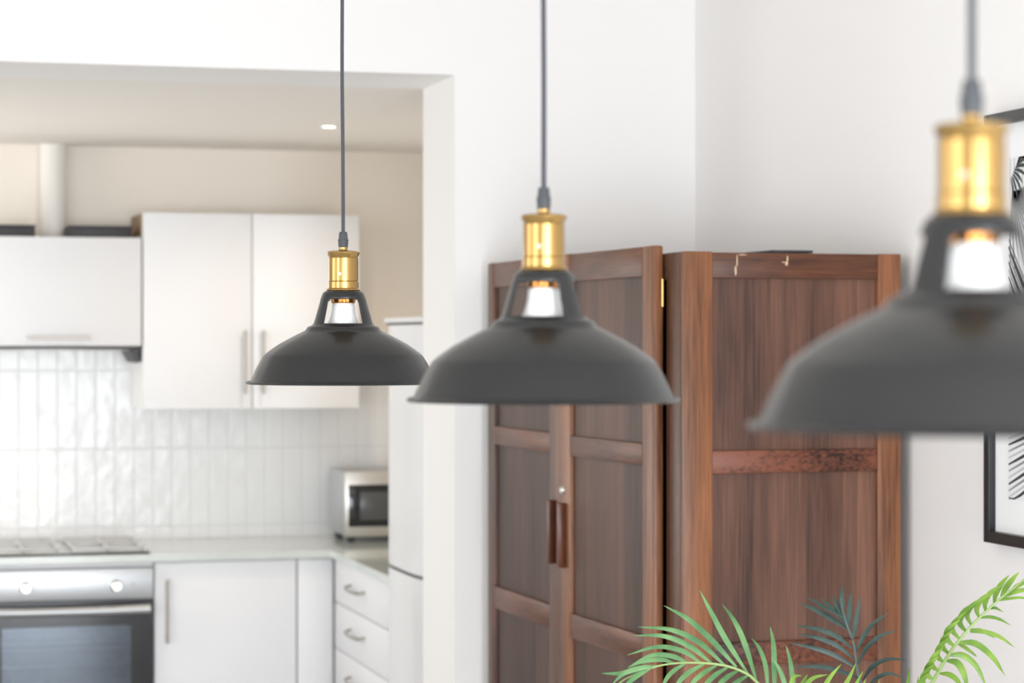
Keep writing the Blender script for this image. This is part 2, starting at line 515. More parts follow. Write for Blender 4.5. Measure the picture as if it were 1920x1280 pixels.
# return run with drawers, fronts face -X
t = thing('drawer_cabinet', 'white drawer cabinet with bow handles under the worktop next to the fridge', 'cabinet', (XRET + 0.02, YRE + 0.002, 0))
yl = YD - 0.004 - (YRE + 0.002)
bx('body', M['carc'], t, 0.02, XKR - XRET - 0.03, 0.0, yl, 0.10, ZT - 0.03)
bx('plinth', M['carc'], t, 0.06, XKR - XRET - 0.03, 0.0, yl, 0.0, 0.098)
zs = [(0.711, 0.862), (0.545, 0.707), (0.380, 0.541), (0.10, 0.376)]
for z0, z1 in zs:
    d = bx('drawer', M['cab'], t, 0.0, 0.019, 0.002, yl - 0.002, z0, z1, 0.0015)
    zc = z1 - 0.067
    ym = yl * 0.605
    pts = spline([(0.0, ym - 0.12, zc), (-0.024, ym - 0.105, zc - 0.006), (-0.032, ym, zc - 0.008), (-0.024, ym + 0.105, zc - 0.006), (0.0, ym + 0.12, zc)], 20)
    finish('handle', tube(bmesh.new(), pts, 0.005, 8), M['steel_dk'], d)

# oven under the hob
t = thing('oven', 'built-in stainless and black glass oven under the hob', 'oven', (XOV0, YD - 0.004, 0))
W = XOV1 - XOV0
bm = bmesh.new()
# cavity box: shell pieces around an open front
box(bm, 0.0, 0.05, 0.022, 0.56, 0.28, 0.728); box(bm, W - 0.05, W, 0.022, 0.56, 0.28, 0.728)
box(bm, 0.05, W - 0.05, 0.54, 0.56, 0.28, 0.728)
box(bm, 0.05, W - 0.05, 0.022, 0.54, 0.28, 0.33); box(bm, 0.05, W - 0.05, 0.022, 0.54, 0.70, 0.728)
box(bm, 0.0, W, 0.022, 0.56, 0.732, 0.864)
finish('body', bm, M['enamel'], t)
bx('drawer_panel', M['cab'], t, 0.002, W - 0.002, 0.0, 0.02, 0.10, 0.276, 0.0015)
bx('plinth', M['carc'], t, 0.0, W, 0.06, 0.56, 0, 0.098)
cp = bx('control_panel', M['steel_panel'], t, 0.001, W - 0.001, -0.012, 0.02, 0.738, 0.848, 0.003)
bx('trim_strip', M['cab'], t, 0.001, W - 0.001, 0.0, 0.02, 0.852, 0.8645, 0.001)
def kx(px):
    u = (px - 960) / F
    return (YD - 0.02) * (sin(TH) + u * cos(TH)) / (cos(TH) - u * sin(TH)) - XOV0
for px in (48, 218):
    bm = bmesh.new()
    lathe(bm, [(0.0, -0.030), (0.0155, -0.030), (0.0175, -0.028), (0.0185, -0.004), (0.021, 0.0), (0.021, 0.002)], 28, (kx(px), -0.014, 0.787), 'y')
    k = finish('knob', bm, M['steel'], t)
    bm = box(bmesh.new(), kx(px) - 0.0015, kx(px) + 0.0015, -0.0475, -0.0435, 0.789, 0.803)
    finish('pointer', bm, M['darkgrey'], k)
# small printed marks by the right knob
bm = bmesh.new()
lathe(bm, [(0.003, 0), (0.003, 0.0006)], 12, (kx(250), -0.0132, 0.790), 'y')
finish('indicator_mark', bm, M['darkgrey'], cp)
# door: black glass ring and a tinted window
zb, zt = 0.30, 0.733
wx0, wx1, wz0, wz1 = 0.072, W - 0.079, 0.36, 0.646
bm = bmesh.new()
box(bm, 0.001, wx0, -0.010, 0.014, zb, zt); box(bm, wx1, W - 0.001, -0.010, 0.014, zb, zt)
box(bm, wx0, wx1, -0.010, 0.014, zb, wz0); box(bm, wx0, wx1, -0.010, 0.014, wz1, zt)
dr = finish('door', bm, M['blackglass'], t)
bx('window_pane', M['ovenglass'], dr, wx0, wx1, -0.008, -0.004, wz0, wz1)
bm = bmesh.new()
hz = 0.706
pts = spline([(0.016, -0.046, hz), (W * 0.3, -0.052, hz - 0.002), (W * 0.7, -0.052, hz - 0.002), (W - 0.016, -0.046, hz)], 24)
tube(bm, pts, 0.0165, 14)
for hx in (0.03, W - 0.03):
    tube(bm, [(hx, -0.046, hz), (hx, -0.009, hz)], 0.007, 8)
finish('handle', bm, M['steel_panel'], dr)
for z in (0.44, 0.505, 0.585):
    bm = bmesh.new()
    for yy in (0.06, 0.5):
        tube(bm, [(0.052, yy, z), (W - 0.052, yy, z)], 0.004, 6)
    for i in range(9):
        xx = 0.06 + (W - 0.12) * i / 8
        tube(bm, [(xx, 0.06, z), (xx, 0.5, z)], 0.0012, 5)
    finish('oven_rack', bm, M['steel'], t)

# hob on the worktop
t = thing('hob', 'slim gas hob with dark edge and grey pan supports on the worktop above the oven', 'hob', (XOV0, YC + 0.03, ZT))
bx('glass_plate', M['blackglass'], t, 0.005, W - 0.008, 0.0, 0.50, 0.0015, 0.0065, 0.002)
bx('steel_top', M['steel'], t, 0.012, W - 0.015, 0.008, 0.492, 0.0066, 0.0088, 0.001)
for (cx, cy, rr) in ((0.15, 0.13, 0.045), (0.45, 0.13, 0.035), (0.15, 0.37, 0.035), (0.45, 0.37, 0.045)):
    bm = bmesh.new()
    lathe(bm, [(rr * 0.95, 0.009), (rr, 0.013), (rr * 0.75, 0.0145), (rr * 0.72, 0.017), (0, 0.0175)], 24, (cx, cy, 0))
    finish('burner', bm, M['support'], t)
for cx in (0.15, 0.45):
    bm = bmesh.new()
    for yy in (0.02, 0.25, 0.48):
        box(bm, cx - 0.125, cx + 0.125, yy - 0.004, yy + 0.004, 0.018, 0.025, 0.001)
    for xx in (-0.125, 0, 0.125):
        box(bm, cx + xx - 0.004, cx + xx + 0.004, 0.02, 0.48, 0.0185, 0.0255, 0.001)
    for xx in (-0.125, 0.125):
        for yy in (0.02, 0.48):
            box(bm, cx + xx - 0.005, cx + xx + 0.005, yy - 0.005, yy + 0.005, 0.0095, 0.02)
    finish('pan_support', bm, M['support'], t)

# wall cabinets
YW = 8.85        # wall cabinet door faces
def wall_cab(name, label, x0, x1, z0, z1, left_wood=False):
    t = thing(name, label, 'cabinet', (x0, YW, z0))
    bm = box(bmesh.new(), 0.0, x1 - x0, 0.02, YK - YW - 0.009, 0.0, z1 - z0)
    finish('body', bm, M['carc'], t)
    if left_wood:
        bx('side_panel', M['plywood'], t, -0.003, -0.0005, 0.02, YK - YW - 0.009, 2.045 - z0, z1 - z0 - 0.001)
    return t

ZW0, ZW1 = 1.401, 2.123
XW0, XM, XW1 = 1.000, 1.404, 1.810
t = wall_cab('tall_wall_cabinet', 'tall white two-door wall cabinet above the worktop', XW0, XW1, ZW0, ZW1, True)
for (a, bb_, hx) in ((XW0, XM, XM - 0.032), (XM, XW1, XM + 0.036)):
    d = bx('door', M['cab'], t, a - XW0 + 0.0015, bb_ - XW0 - 0.0025, 0.0, 0.019, 0.0, ZW1 - ZW0, 0.0015)
    bar_handle(d, M['steel_dk'], (hx - XW0, 0, 0.055), (hx - XW0, 0, 0.29), (0, -0.028, 0), 0.0065)
t = wall_cab('extractor_cabinet', 'white wall cabinet with flap door and level handle over the hob', XOV0 - 0.01, XW0 - 0.004, 1.634, 2.030)
w = XW0 - 0.004 - (XOV0 - 0.01)
d = bx('flap_door', M['cab'], t, 0.0015, w - 0.0015, 0.0, 0.019, 0.0, 0.396, 0.0015)
bar_handle(d, M['steel_dk'], (w / 2 - 0.115, 0, 0.030), (w / 2 + 0.115, 0, 0.030), (0, -0.028, 0), 0.0055)
t = thing('extractor_hood', 'slim grey extractor hood fitted below the flap-door cabinet', 'extractor hood', (XOV0 - 0.005, YW, 1.60))
bx('housing', M['steel'], t, 0.0, w - 0.012, 0.03, 0.34, 0.018, 0.0325, 0.002)
bx('front_lip', M['darkgrey'], t, 0.0, w - 0.012, 0.008, 0.0295, 0.022, 0.0325, 0.002)
bm = bmesh.new()
vs = [(w - 0.050, 0.02, 0.0175), (w - 0.014, 0.02, 0.0175), (w - 0.014, 0.02, -0.028), (w - 0.026, 0.02, -0.028)]
va = [bm.verts.new(v) for v in vs]; vb = [bm.verts.new((x, 0.30, z)) for x, y, z in vs]
bm.faces.new(va); bm.faces.new(vb[::-1])
for i in range(4): bm.faces.new((va[i], va[(i + 1) % 4], vb[(i + 1) % 4], vb[i]))
finish('side_bracket', bm, M['darkgrey'], t)

# duct rising from the extractor cabinet to the ceiling
bm = bmesh.new()
PD = P(100, 350, 9.02)
lathe(bm, [(0.058, 2.031), (0.058, 2.036), (0.0505, 2.038), (0.0505, ZK - 0.001)], 40, (PD.x, PD.y, 0))
tag(finish('extractor_duct', bm, M['duct']), 'round white duct rising from the flap-door cabinet to the ceiling', 'duct')

# dark flat boxes lying on top of the extractor cabinet, either side of the duct
def flatbox(px0, px1, h, label, depth=0.2, ribs=True):
    yy = 8.93
    a = P(px0, 430, 1); a = a.x / a.y * yy
    c = P(px1, 430, 1); c = c.x / c.y * yy
    t = thing('storage_tray', label, 'tray', (a, yy, 2.031), 0, 'dark trays on the extractor cabinet')
    bm = box(bmesh.new(), 0, c - a, 0, depth, 0, h, 0.004)
    for i in range(6):
        x = (c - a) * (i + 0.5) / 6
        box(bm, x - 0.003, x + 0.003, -0.003, 0.001, 0.004, h - 0.004)
    finish('tray', bm, M['darkgrey'], t)
    bx('rim', M['blackin'], t, -0.003, c - a + 0.003, -0.004, depth + 0.004, h, h + 0.004, 0.001)
flatbox(-90, 66, 0.041, 'low dark grey tray on the flap-door cabinet left of the duct')
flatbox(131, 247, 0.041, 'low dark grey tray on the flap-door cabinet right of the duct')

# microwave in the corner of the worktop
XMW = 1.752
t = thing('microwave', 'silver microwave with black glass door in the worktop corner', 'microwave', (XMW, 8.85, ZT))
WM, HM = 0.46, 0.245
bx('housing', M['steel_panel'], t, 0.0, WM, 0.012, 0.30, 0.024, 0.024 + HM, 0.006)
for x in (0.03, WM - 0.03):
    for y in (0.04, 0.27):
        finish('foot', lathe(bmesh.new(), [(0.014, 0.0), (0.016, 0.024)], 12, (x, y, 0)), M['darkgrey'], t)
d = bx('door', M['steel'], t, -0.002, WM * 0.78, -0.016, 0.0115, 0.022, 0.026 + HM, 0.008)
g = bx('door_glass', M['blackglass'], d, 0.012, WM * 0.76, -0.0185, -0.0155, 0.060, 0.218, 0.001)
bx('viewing_window', M['mwglass'], d, 0.056, WM * 0.68, -0.0200, -0.0187, 0.085, 0.190, 0.0005)
cpn = bx('control_panel', M['blackglass'], t, WM * 0.785, WM, -0.014, 0.0115, 0.024, 0.024 + HM, 0.004)
for z in (0.19, 0.10):
    bm = bmesh.new(); lathe(bm, [(0.0, -0.018), (0.017, -0.018), (0.019, 0.0)], 24, (WM * 0.89, -0.0142, z), 'y'); finish('dial', bm, M['steel'], cpn)

# fridge
t = thing('fridge', 'white fridge freezer partly hidden behind the opening edge', 'fridge', (1.600, 6.935, 0))
FW = 0.535
bx('body', M['fridge'], t, 0.062, 0.62, 0.0, FW, 0.03, 1.724, 0.006)
zs_ = 0.945
def curved_door(z0, z1, nm):
    """door with a gently bowed face; face looks to -X"""
    bm = bmesh.new()
    n = 12; rows = []
    for i in range(n + 1):
        y = FW * i / n; s = (y / FW - 0.5) * 2
        x = 0.004 + 0.018 * s ** 4
        rows.append((bm.verts.new((x, y, z0)), bm.verts.new((x, y, z1)), bm.verts.new((0.058, y, z0)), bm.verts.new((0.058, y, z1))))
    for a, c in zip(rows, rows[1:]):
        bm.faces.new((a[0], c[0], c[1], a[1])); bm.faces.new((a[2], a[3], c[3], c[2]))
        bm.faces.new((a[0], a[2], c[2], c[0])); bm.faces.new((a[1], c[1], c[3], a[3]))
    for a in (rows[0], rows[-1]): bm.faces.new((a[0], a[1], a[3], a[2]))
    return finish(nm, bm, M['fridge'], t, 30)
curved_door(0.05, zs_ - 0.006, 'freezer_door')
curved_door(zs_ + 0.006, 1.70, 'fridge_door')
bx('door_gasket', M['gasket'], t, 0.018, 0.06, 0.01, FW - 0.01, zs_ - 0.0055, zs_ + 0.0055)
bx('top_cap', M['gasket'], t, 0.012, 0.061, 0.01, FW - 0.01, 1.7005, 1.708)
bx('top_hood', M['fridge'], t, 0.006, 0.061, 0.0, FW, 1.7085, 1.724, 0.003)

# downlight in the kitchen ceiling
dl = P(617, 236, (ZK - CAMZ) * F / (640 - 236))
t = thing('ceiling_downlight', 'small round lit downlight in the kitchen ceiling', 'downlight', (dl.x, dl.y, ZK))
bm = bmesh.new(); lathe(bm, [(0.024, -0.0005), (0.024, -0.004), (0.031, -0.005), (0.034, -0.0005)], 32, cap=False)
finish('trim_ring', bm, M['cab'], t)
bm = bmesh.new(); lathe(bm, [(0.0, -0.002), (0.0235, -0.002), (0.0235, -0.0005)], 32)
finish('lens', bm, M['lens'], t)
sp = bpy.data.lights.new('downlight_beam', 'SPOT'); sp.energy = 18; sp.spot_size = radians(155); sp.spot_blend = 0.8
sp.color = (1.0, 0.84, 0.66); sp.shadow_soft_size = 0.03
so = bpy.data.objects.new('downlight_beam', sp); so.location = (dl.x, dl.y, ZK - 0.02); C.objects.link(so)

# ------------------------------------------------------------------ wardrobe
WA = radians(2.0)
D, LW, HT = 0.523, 1.455, 1.848
wr = thing('wardrobe', 'old dark oak panelled wardrobe with its two doors slightly ajar', 'wardrobe', (1.742, 4.975, 0), WA)
# carcass: top, bottom, back, far side, inside faces; open front
bm = bmesh.new()
box(bm, 0.024, D, 0.026, LW, HT - 0.024, HT - 0.0015, 0.001)
box(bm, 0.024, D, 0.026, LW, 0.10, 0.125)
box(bm, D - 0.012, D, 0.026, LW - 0.022, 0.125, HT - 0.024)
box(bm, 0.024, D, LW - 0.022, LW, 0.0, HT - 0.0245)
finish('carcass', bm, M['wv'], wr)
# near side: frame and panels (faces -Y)
sf = 0.0665; sb = 0.057; th = 0.025
rails = [(HT - 0.058, HT - 0.002, 'wh'), (1.359, 1.409, 'whf'), (0.935, 0.985, 'whf'), (0.10, 0.20, 'wh')]
bx('side_stile', M['wvl'], wr, 0.0, sf, 0.0, th, 0.0, HT, 0.002)
bx('side_stile', M['wvl'], wr, D - sb, D, 0.0, th, 0.0, HT - 0.001, 0.002)
for z0, z1, mm in rails:
    r = bx('side_rail', M[mm], wr, sf, D - sb, 0.0015, th, z0, z1, 0.0015)
    if z1 > 1.8:
        # chips in the finish of the top rail
        for chips in (((0.1215, 1.806, 0.005, 0.026), (0.125, 1.829, 0.0035, 0.026), (0.137, 1.8415, 0.022, 0.0025)),
                      ((0.2455, 1.834, 0.004, 0.016), (0.2435, 1.8235, 0.0075, 0.010), (0.236, 1.826, 0.012, 0.002))):
            bm = bmesh.new()
            for cx, cz, ww, hh in chips:
                n = 10
                vs = []
                for i in range(n):
                    a = 2 * pi * i / n
                    k = 0.5 * (1 + random.uniform(-0.25, 0.15))
                    vs.append((cx + ww * k * cos(a), cz + hh * k * sin(a)))
                va = [bm.verts.new((x, 0.0008, z)) for x, z in vs]; vb = [bm.verts.new((x, 0.0018, z)) for x, z in vs]
                bm.faces.new(va); bm.faces.new(vb[::-1])
                for i in range(n): bm.faces.new((va[i], va[(i + 1) % n], vb[(i + 1) % n], vb[i]))
            finish('finish_chip', bm, M['chip'], r)
for (z0, z1) in ((1.409, HT - 0.058), (0.985, 1.359), (0.20, 0.935)):
    bx('side_panel', M['wp'], wr, sf, D - sb, 0.014, 0.022, z0, z1)
# front frame
bx('front_stile', M['wv'], wr, 0.0005, 0.022, th + 0.0005, 0.112, 0.0, HT - 0.0005, 0.0015)
bx('front_stile', M['wv'], wr, 0.0, 0.022, LW - 0.055, LW, 0.0, HT - 0.001, 0.0015)
bx('front_rail', M['wh'], wr, 0.001, 0.022, 0.1125, LW - 0.0555, HT - 0.06, HT - 0.001, 0.001)
bx('front_rail', M['wh'], wr, 0.001, 0.022, 0.1125, LW - 0.0555, 0.06, 0.125, 0.001)

DZ0, DZ1, DT = 0.12, HT + 0.017, 0.024
def wdoor(DW, hinge_y, sgn, ang, near, far_stile, free_stile, pull):
    """door hinged at hinge_y, spans sgn*DW along the front; local frame: y along door from hinge"""
    bm = bmesh.new()
    L_ = sgn
    def yb(a, c): return (min(L_ * a, L_ * c), max(L_ * a, L_ * c))
    a, c = yb(0, far_stile); box(bm, -DT, 0, a, c, DZ0, DZ1, 0.005)
    a, c = yb(DW - free_stile, DW - 0.002); box(bm, -DT, 0, a, c, DZ0, DZ1, 0.003)
    d = finish('door', bm, M['wv'] if not near else M['wvl'], wr)
    d.location = (-0.004, hinge_y, 0); d.rotation_euler = (0, 0, ang)
    for z0, z1 in ((DZ1 - 0.068, DZ1 - 0.001), (1.370, 1.419), (0.925, 0.984), (DZ0, 0.20)):
        a, c = yb(far_stile + 0.0002, DW - free_stile - 0.0002)
        bx('door_rail', M['wh'], d, -DT + 0.001, -0.001, a, c, z0, z1, 0.001)
    for z0, z1 in ((1.419, DZ1 - 0.068), (0.984, 1.370), (0.20, 0.925)):
        a, c = yb(far_stile + 0.0002, DW - free_stile - 0.0002)
        bx('door_panel', M['wpf'], d, -DT + 0.011, -DT + 0.018, a, c, z0 + 0.0002, z1 - 0.0002)
    # wooden pull near the free edge
    a, c = yb(DW - pull - 0.010, DW - pull + 0.010)
    bm = box(bmesh.new(), -DT - 0.019, -DT - 0.0002, a, c, 1.093, 1.253, 0.004)
    finish('handle', bm, M['wpull'], d)
    return d
d1 = wdoor(0.635, 0.118, 1, radians(1.4), True, 0.072, 0.085, 0.052)
d2 = wdoor(0.640, LW - 0.040, -1, radians(-0.3), False, 0.060, 0.085, 0.040)
bm = bmesh.new(); lathe(bm, [(0.0, -0.006), (0.007, -0.006), (0.010, -0.002), (0.011, 0.0)], 20, (-DT, 0.635 - 0.035, 1.283), 'x')
finish('lock_escutcheon', bm, M['steel'], d1)
# brass hinges between carcass and near door
for z in (1.728, 0.35):
    bm = bmesh.new()
    lathe(bm, [(0.0, 0.0), (0.004, 0.0), (0.004, 0.062), (0.0, 0.062)], 14, (-0.008, 0.1135, z))
    finish('hinge', bm, M['brass'], wr)
# a thin dark board lying on the wardrobe
pb = P(1468, 466, 5.30)
bm = box(bmesh.new(), 0, 0.098, 0, 0.16, 0, 0.006, 0.001)
bo = finish('thin_board', bm, M['darkgrey'], None)
bo.location = (pb.x, 5.02, HT + 0.0005); bo.rotation_euler = (0, 0, WA)
tag(bo, 'thin dark board lying flat on top of the wardrobe', 'board')

# ------------------------------------------------------------------ framed print on the right wall
ft = thing('framed_print', 'black framed palm leaf print with white mount hanging beside the wardrobe', 'picture', (XR - 0.001, 0, 0))
PY1 = 4.577; PW = 0.66; PY0 = PY1 - PW
PZ0, PZ1 = 1.232, 2.121
fd, fw = 0.032, 0.024
bm = bmesh.new()
box(bm, -fd, 0, PY1 - fw, PY1, PZ0, PZ1, 0.0015); box(bm, -fd, 0, PY0, PY0 + fw, PZ0, PZ1, 0.0015)
box(bm, -fd, 0, PY0 + fw, PY1 - fw, PZ0, PZ0 + fw, 0.0015); box(bm, -fd, 0, PY0 + fw, PY1 - fw, PZ1 - fw, PZ1, 0.0015)
finish('frame', bm, M['frame'], ft)
bx('mount', M['mat'], ft, -0.016, -0.012, PY0 + fw, PY1 - fw, PZ0 + fw, PZ1 - fw)
mb = 0.060
pr = bx('print', M['paper'], ft, -0.0172, -0.0162, PY0 + fw + mb, PY1 - fw - mb, PZ0 + fw + mb + 0.01, PZ1 - fw - mb - 0.01)
IY1 = PY1 - fw - mb; IZ0 = PZ0 + fw + mb + 0.01; IZ1 = PZ1 - fw - mb - 0.01; IY0 = PY0 + fw + mb
def ink_leaves(parts, mat, name):
    bm = bmesh.new()
    for (y, z, ang, ln, wd, bend) in parts:
        # a tapered flat stroke starting at (y,z) going towards angle ang (0 = toward -Y, 90 = up)
        n = 12; prev = None
        px_, pz_ = y, z
        for i in range(n + 1):
            s = i / n
            a = radians(ang + bend * s)
            if i: px_ -= cos(a) * ln / n; pz_ += sin(a) * ln / n
            px_c = min(max(px_, IY0 + 0.002), IY1 - 0.002); pz_c = min(max(pz_, IZ0 + 0.002), IZ1 - 0.002)
            w_ = wd * sin(pi * min(1, 0.12 + 0.88 * s)) * 0.5 + 0.0004
            nx, nz = sin(a) * w_, cos(a) * w_
            q = [(min(IY1 - 0.001, px_c + nx), min(IZ1 - 0.001, max(IZ0 + 0.001, pz_c + nz))), (min(IY1 - 0.001, px_c - nx), max(IZ0 + 0.001, min(IZ1 - 0.001, pz_c - nz)))]
            cur = [bm.verts.new((-0.0176, u, v)) for u, v in q]
            if prev: bm.faces.new((prev[0], prev[1], cur[1], cur[0]))
            prev = cur
    return finish(name, bm, mat, pr, 0)
rnd = random.Random(3)
blk, gry, pal = [], [], []
# two fans of leaflets, one high and one low
cy, cz = IY1 - 0.005, 2.005
for i in range(9):
    blk.append((IY1 - 0.012 - 0.004 * i, 1.985 + 0.004 * i, -60 + 15 * i, 0.05 + 0.01 * (i % 3), 0.007, -35))
for i in range(16):
    gry.append((IY1 - 0.02, 1.97 - 0.001 * i, -100 + 7 * i, 0.16 + 0.05 * rnd.random(), 0.006, 12))
    pal.append((IY1 - 0.01 - 0.018 * i, 2.04, -94 + 2 * rnd.random(), 0.10 + 0.1 * rnd.random(), 0.004, 3))
for i in range(18):
    z = 1.86 - 0.0155 * i
    (blk if i % 2 else gry).append((IY1 - 0.001, z, -52 - i * 0.6, 0.26 + 0.05 * rnd.random(), 0.012 if i % 2 else 0.007, 8))
for i in range(22):
    z = 1.60 - 0.0135 * i
    (blk if i % 3 == 0 else gry if i % 3 == 1 else pal).append((IY1 - 0.001, z, 3 + i * 0.85, 0.33, 0.0075 if i % 3 == 0 else 0.0055, 8))
ink_leaves(blk, M['ink'], 'printed_fronds')
ink_leaves(gry, M['ink2'], 'printed_fronds').location.x = 0.0002
ink_leaves(pal, M['ink3'], 'printed_fronds').location.x = 0.0003

# ------------------------------------------------------------------ pendant lamps
U = 0.15 / 682
def pr_(l): return [(r * U, h * U) for r, h in l]

def cord_mesh(drift):
    n = 30
    pts = []
    z0 = 1055 * U
    for i in range(n + 1):
        s = i / n
        z = z0 + (ZC - 0.03 - rimz - z0) * s
        pts.append((drift[0] * s + 0.0012 * sin(7 * s * pi) * (1 - s) * s * 2, drift[1] * s, z))
    return pts

outer = [(682, 8), (690, 0), (684, -7), (668, -6), (654, 12), (642, 38), (617, 92), (590, 142), (566, 182), (560, 190), (550, 200), (505, 234), (456, 268), (400, 299), (345, 328), (300, 350), (268, 366), (257, 382), (250, 392), (228, 400), (216, 408), (210, 417)]
def cone_r(h): 
    if h < 600: return 209 + (156 - 209) * (h - 417) / (600 - 417)
    return 156 + (140 - 156) * (h - 600) / 25
win_rows = [417, 455, 495, 535, 575, 592]
top_rows = [(152, 608), (146, 624), (138, 638), (124, 646), (108, 650)]

def make_pendant(label, axis_px, rim_y, d, win_deg, drift):
    global rimz
    base = P(axis_px, rim_y, d)
    rimz = base.z
    az = math.atan2(-base.y, -base.x)        # direction towards the room's viewer side
    t = thing('pendant_lamp', label, 'pendant lamp', tuple(base), 0, 'black and brass pendant lamps')
    # shade with three windows in its neck
    n = 180
    bm = bmesh.new()
    rows = [(r, h) for r, h in outer] + [(cone_r(h), h) for h in win_rows[1:]] + top_rows
    i_win0 = len(outer) - 1; i_win1 = i_win0 + len(win_rows) - 1
    V = []
    for r, h in rows:
        V.append([bm.verts.new((r * U * cos(2 * pi * k / n), r * U * sin(2 * pi * k / n), h * U)) for k in range(n)])
    c0 = az + radians(win_deg)
    for i in range(len(rows) - 1):
        for k in range(n):
            if i_win0 <= i < i_win1:
                a = 2 * pi * (k + 0.5) / n
                dd = (a - c0) % (2 * pi / 3)
                dd = min(dd, 2 * pi / 3 - dd)
                lim = 41 if i < i_win1 - 1 else 38
                if dd < radians(lim): continue
            bm.faces.new((V[i][k], V[i][(k + 1) % n], V[i + 1][(k + 1) % n], V[i + 1][k]))
    for v in [v for v in bm.verts if not v.link_faces]: bm.verts.remove(v)
    sh = finish('lamp_shade', bm, M['black'], t, 50)
    so = sh.modifiers.new('thickness', 'SOLIDIFY'); so.thickness = 0.0016; so.offset = 0
    # brass holder
    bm = bmesh.new()
    lathe(bm, pr_([(0, 640), (95, 640), (95, 652), (119, 652), (121, 656), (119, 664), (111, 668), (109, 671), (109, 714), (106, 718), (104, 720), (106, 722), (106, 884), (102, 888), (104, 893), (107, 900), (116, 914), (118, 922), (116, 928), (108, 932), (80, 937), (38, 939), (34, 942), (32, 946), (32, 966), (0, 966)]), 72)
    finish('lamp_holder', bm, M['brass'], t, 22)
    sc = bmesh.new()
    a = az - radians(12)
    lathe(sc, [(0.0, -0.002), (0.0025, -0.002), (0.0028, 0.0), (0.0028, 0.002)], 12, (0, 0, 0), 'x')
    for v in sc.verts:
        x, y, z = v.co; r0 = 106 * U - x
        v.co = Vector((r0 * cos(a) - y * sin(a), r0 * sin(a) + y * cos(a), z + 770 * U))
    finish('fixing_screw', sc, M['steel'], t)
    # cord grip
    bm = bmesh.new()
    lathe(bm, pr_([(0, 960), (33, 960), (34, 966), (36, 1004), (38, 1008), (38, 1014), (34, 1018), (33, 1022), (28, 1066), (25, 1070), (0, 1070)]), 32)
    finish('cord_grip', bm, M['blackin'], t, 40)
    # cord
    pts = cord_mesh(drift)
    finish('cord', tube(bmesh.new(), pts, 0.0029, 12), M['cord'], t)
    bm = bmesh.new()
    e = pts[-1]; hz = ZC - rimz
    lathe(bm, [(0.0, hz - 0.032), (0.02, hz - 0.032), (0.048, hz - 0.022), (0.050, hz - 0.001)], 40, (e[0], e[1], 0))
    finish('ceiling_rose', bm, M['blackin'], t, 40)
    # inner socket ring + bulb
    bm = bmesh.new()
    lathe(bm, pr_([(0, 640), (88, 640), (90, 604), (84, 598), (90, 592), (82, 586), (88, 579), (80, 574), (84, 566), (74, 562), (0, 562)]), 48)
    # knurled edge
    for v in bm.verts:
        a_ = math.atan2(v.co.y, v.co.x)
        if v.co.xy.length > 70 * U and v.co.z < 610 * U: 
            k = 1 + 0.035 * sin(a_ * 14)
            v.co.x *= k; v.co.y *= k
    finish('bulb_socket', bm, M['copper'], t, 40)
    bm = bmesh.new()
    lathe(bm, pr_([(0, 566), (70, 566), (78, 558), (81, 545), (83, 510), (89, 480), (99, 448), (112, 418), (122, 380), (132, 340), (136, 300), (133, 255), (118, 205), (90, 165), (50, 142), (0, 134)]), 48)
    finish('bulb', bm, M['bulb'], t, 60)
    return t

make_pendant('smallest and farthest black pendant lamp with brass holder, before the white kitchen cabinets', 643.5, 717, 3.75, 1, (-0.006, 0.0))
make_pendant('middle black pendant lamp with brass holder, hanging before the wardrobe doors', 1019.5, 749, 2.663, -14, (0.0, 0.0))
make_pendant('largest and nearest black pendant lamp, cut off by the right picture edge', 1822, 798, 1.634, 20, (0.0, 0.0))

# ------------------------------------------------------------------ potted palm
PD0 = 4.32
def PP(px, py, dd=0.0): return P(px, py, PD0 + dd)

def blade(bm, pts, width, fold=0.35, n=12):
    """tapered leaflet along pts (3D), V-folded"""
    c = spline(pts, n)
    view = Vector((-sin(TH), -cos(TH), 0.25)).normalized()
    prev = None
    for i, p in enumerate(c):
        s = i / n
        t = (c[min(i + 1, n)] - c[max(i - 1, 0)]).normalized()
        side = t.cross(view)
        if side.length < 1e-4: side = Vector((1, 0, 0))
        side.normalize(); nor = side.cross(t).normalized()
        w = width * 0.5 * (0.35 + 0.65 * min(1, s * 3.5)) * (1 - max(0, (s - 0.35) / 0.65) ** 2.2) + 0.0003
        row = [bm.verts.new(p + side * w - nor * w * fold), bm.verts.new(p), bm.verts.new(p - side * w - nor * w * fold)]
        if prev:
            bm.faces.new((prev[0], prev[1], row[1], row[0])); bm.faces.new((prev[1], prev[2], row[2], row[1]))
        prev = row

palm = thing('potted_palm', 'green palm with long arching fronds in front of the wardrobe side', 'plant', tuple(Vector((P(1640, 640, 4.3).x, P(1640, 640, 4.3).y, 0))))
pb0 = Vector(palm.location)
def rel(q): return Vector(q) - pb0

def frond(rach, rdd, leaflets, mat, rmat, width, r0=0.0035, label=None):
    """rach: list of (px,py) ; rdd: depth offsets per point; leaflets: (points px.., depth at tip)"""
    pts = [rel(PP(x, y, dd)) for (x, y), dd in zip(rach, rdd)]
    bm = bmesh.new()
    for lf in leaflets:
        ps, dt, wd = lf
        d0 = lf_depth(rach, rdd, ps[0])
        q = []
        m = len(ps) - 1
        for k, (x, y) in enumerate(ps):
            s = k / m
            q.append(rel(PP(x, y, d0 + dt * s)))
        blade(bm, q, width * wd * 0.76)
    f = finish('frond', bm, mat, palm, 60)
    if label: f['label'] = label
    sm = spline(pts, 30)
    finish('frond_stalk', tube(bmesh.new(), sm, r0, 8, 0.0012), rmat, f)
    return f

def lf_depth(rach, rdd, p):
    best = min(range(len(rach)), key=lambda i: (rach[i][0] - p[0]) ** 2 + (rach[i][1] - p[1]) ** 2)
    return rdd[best]

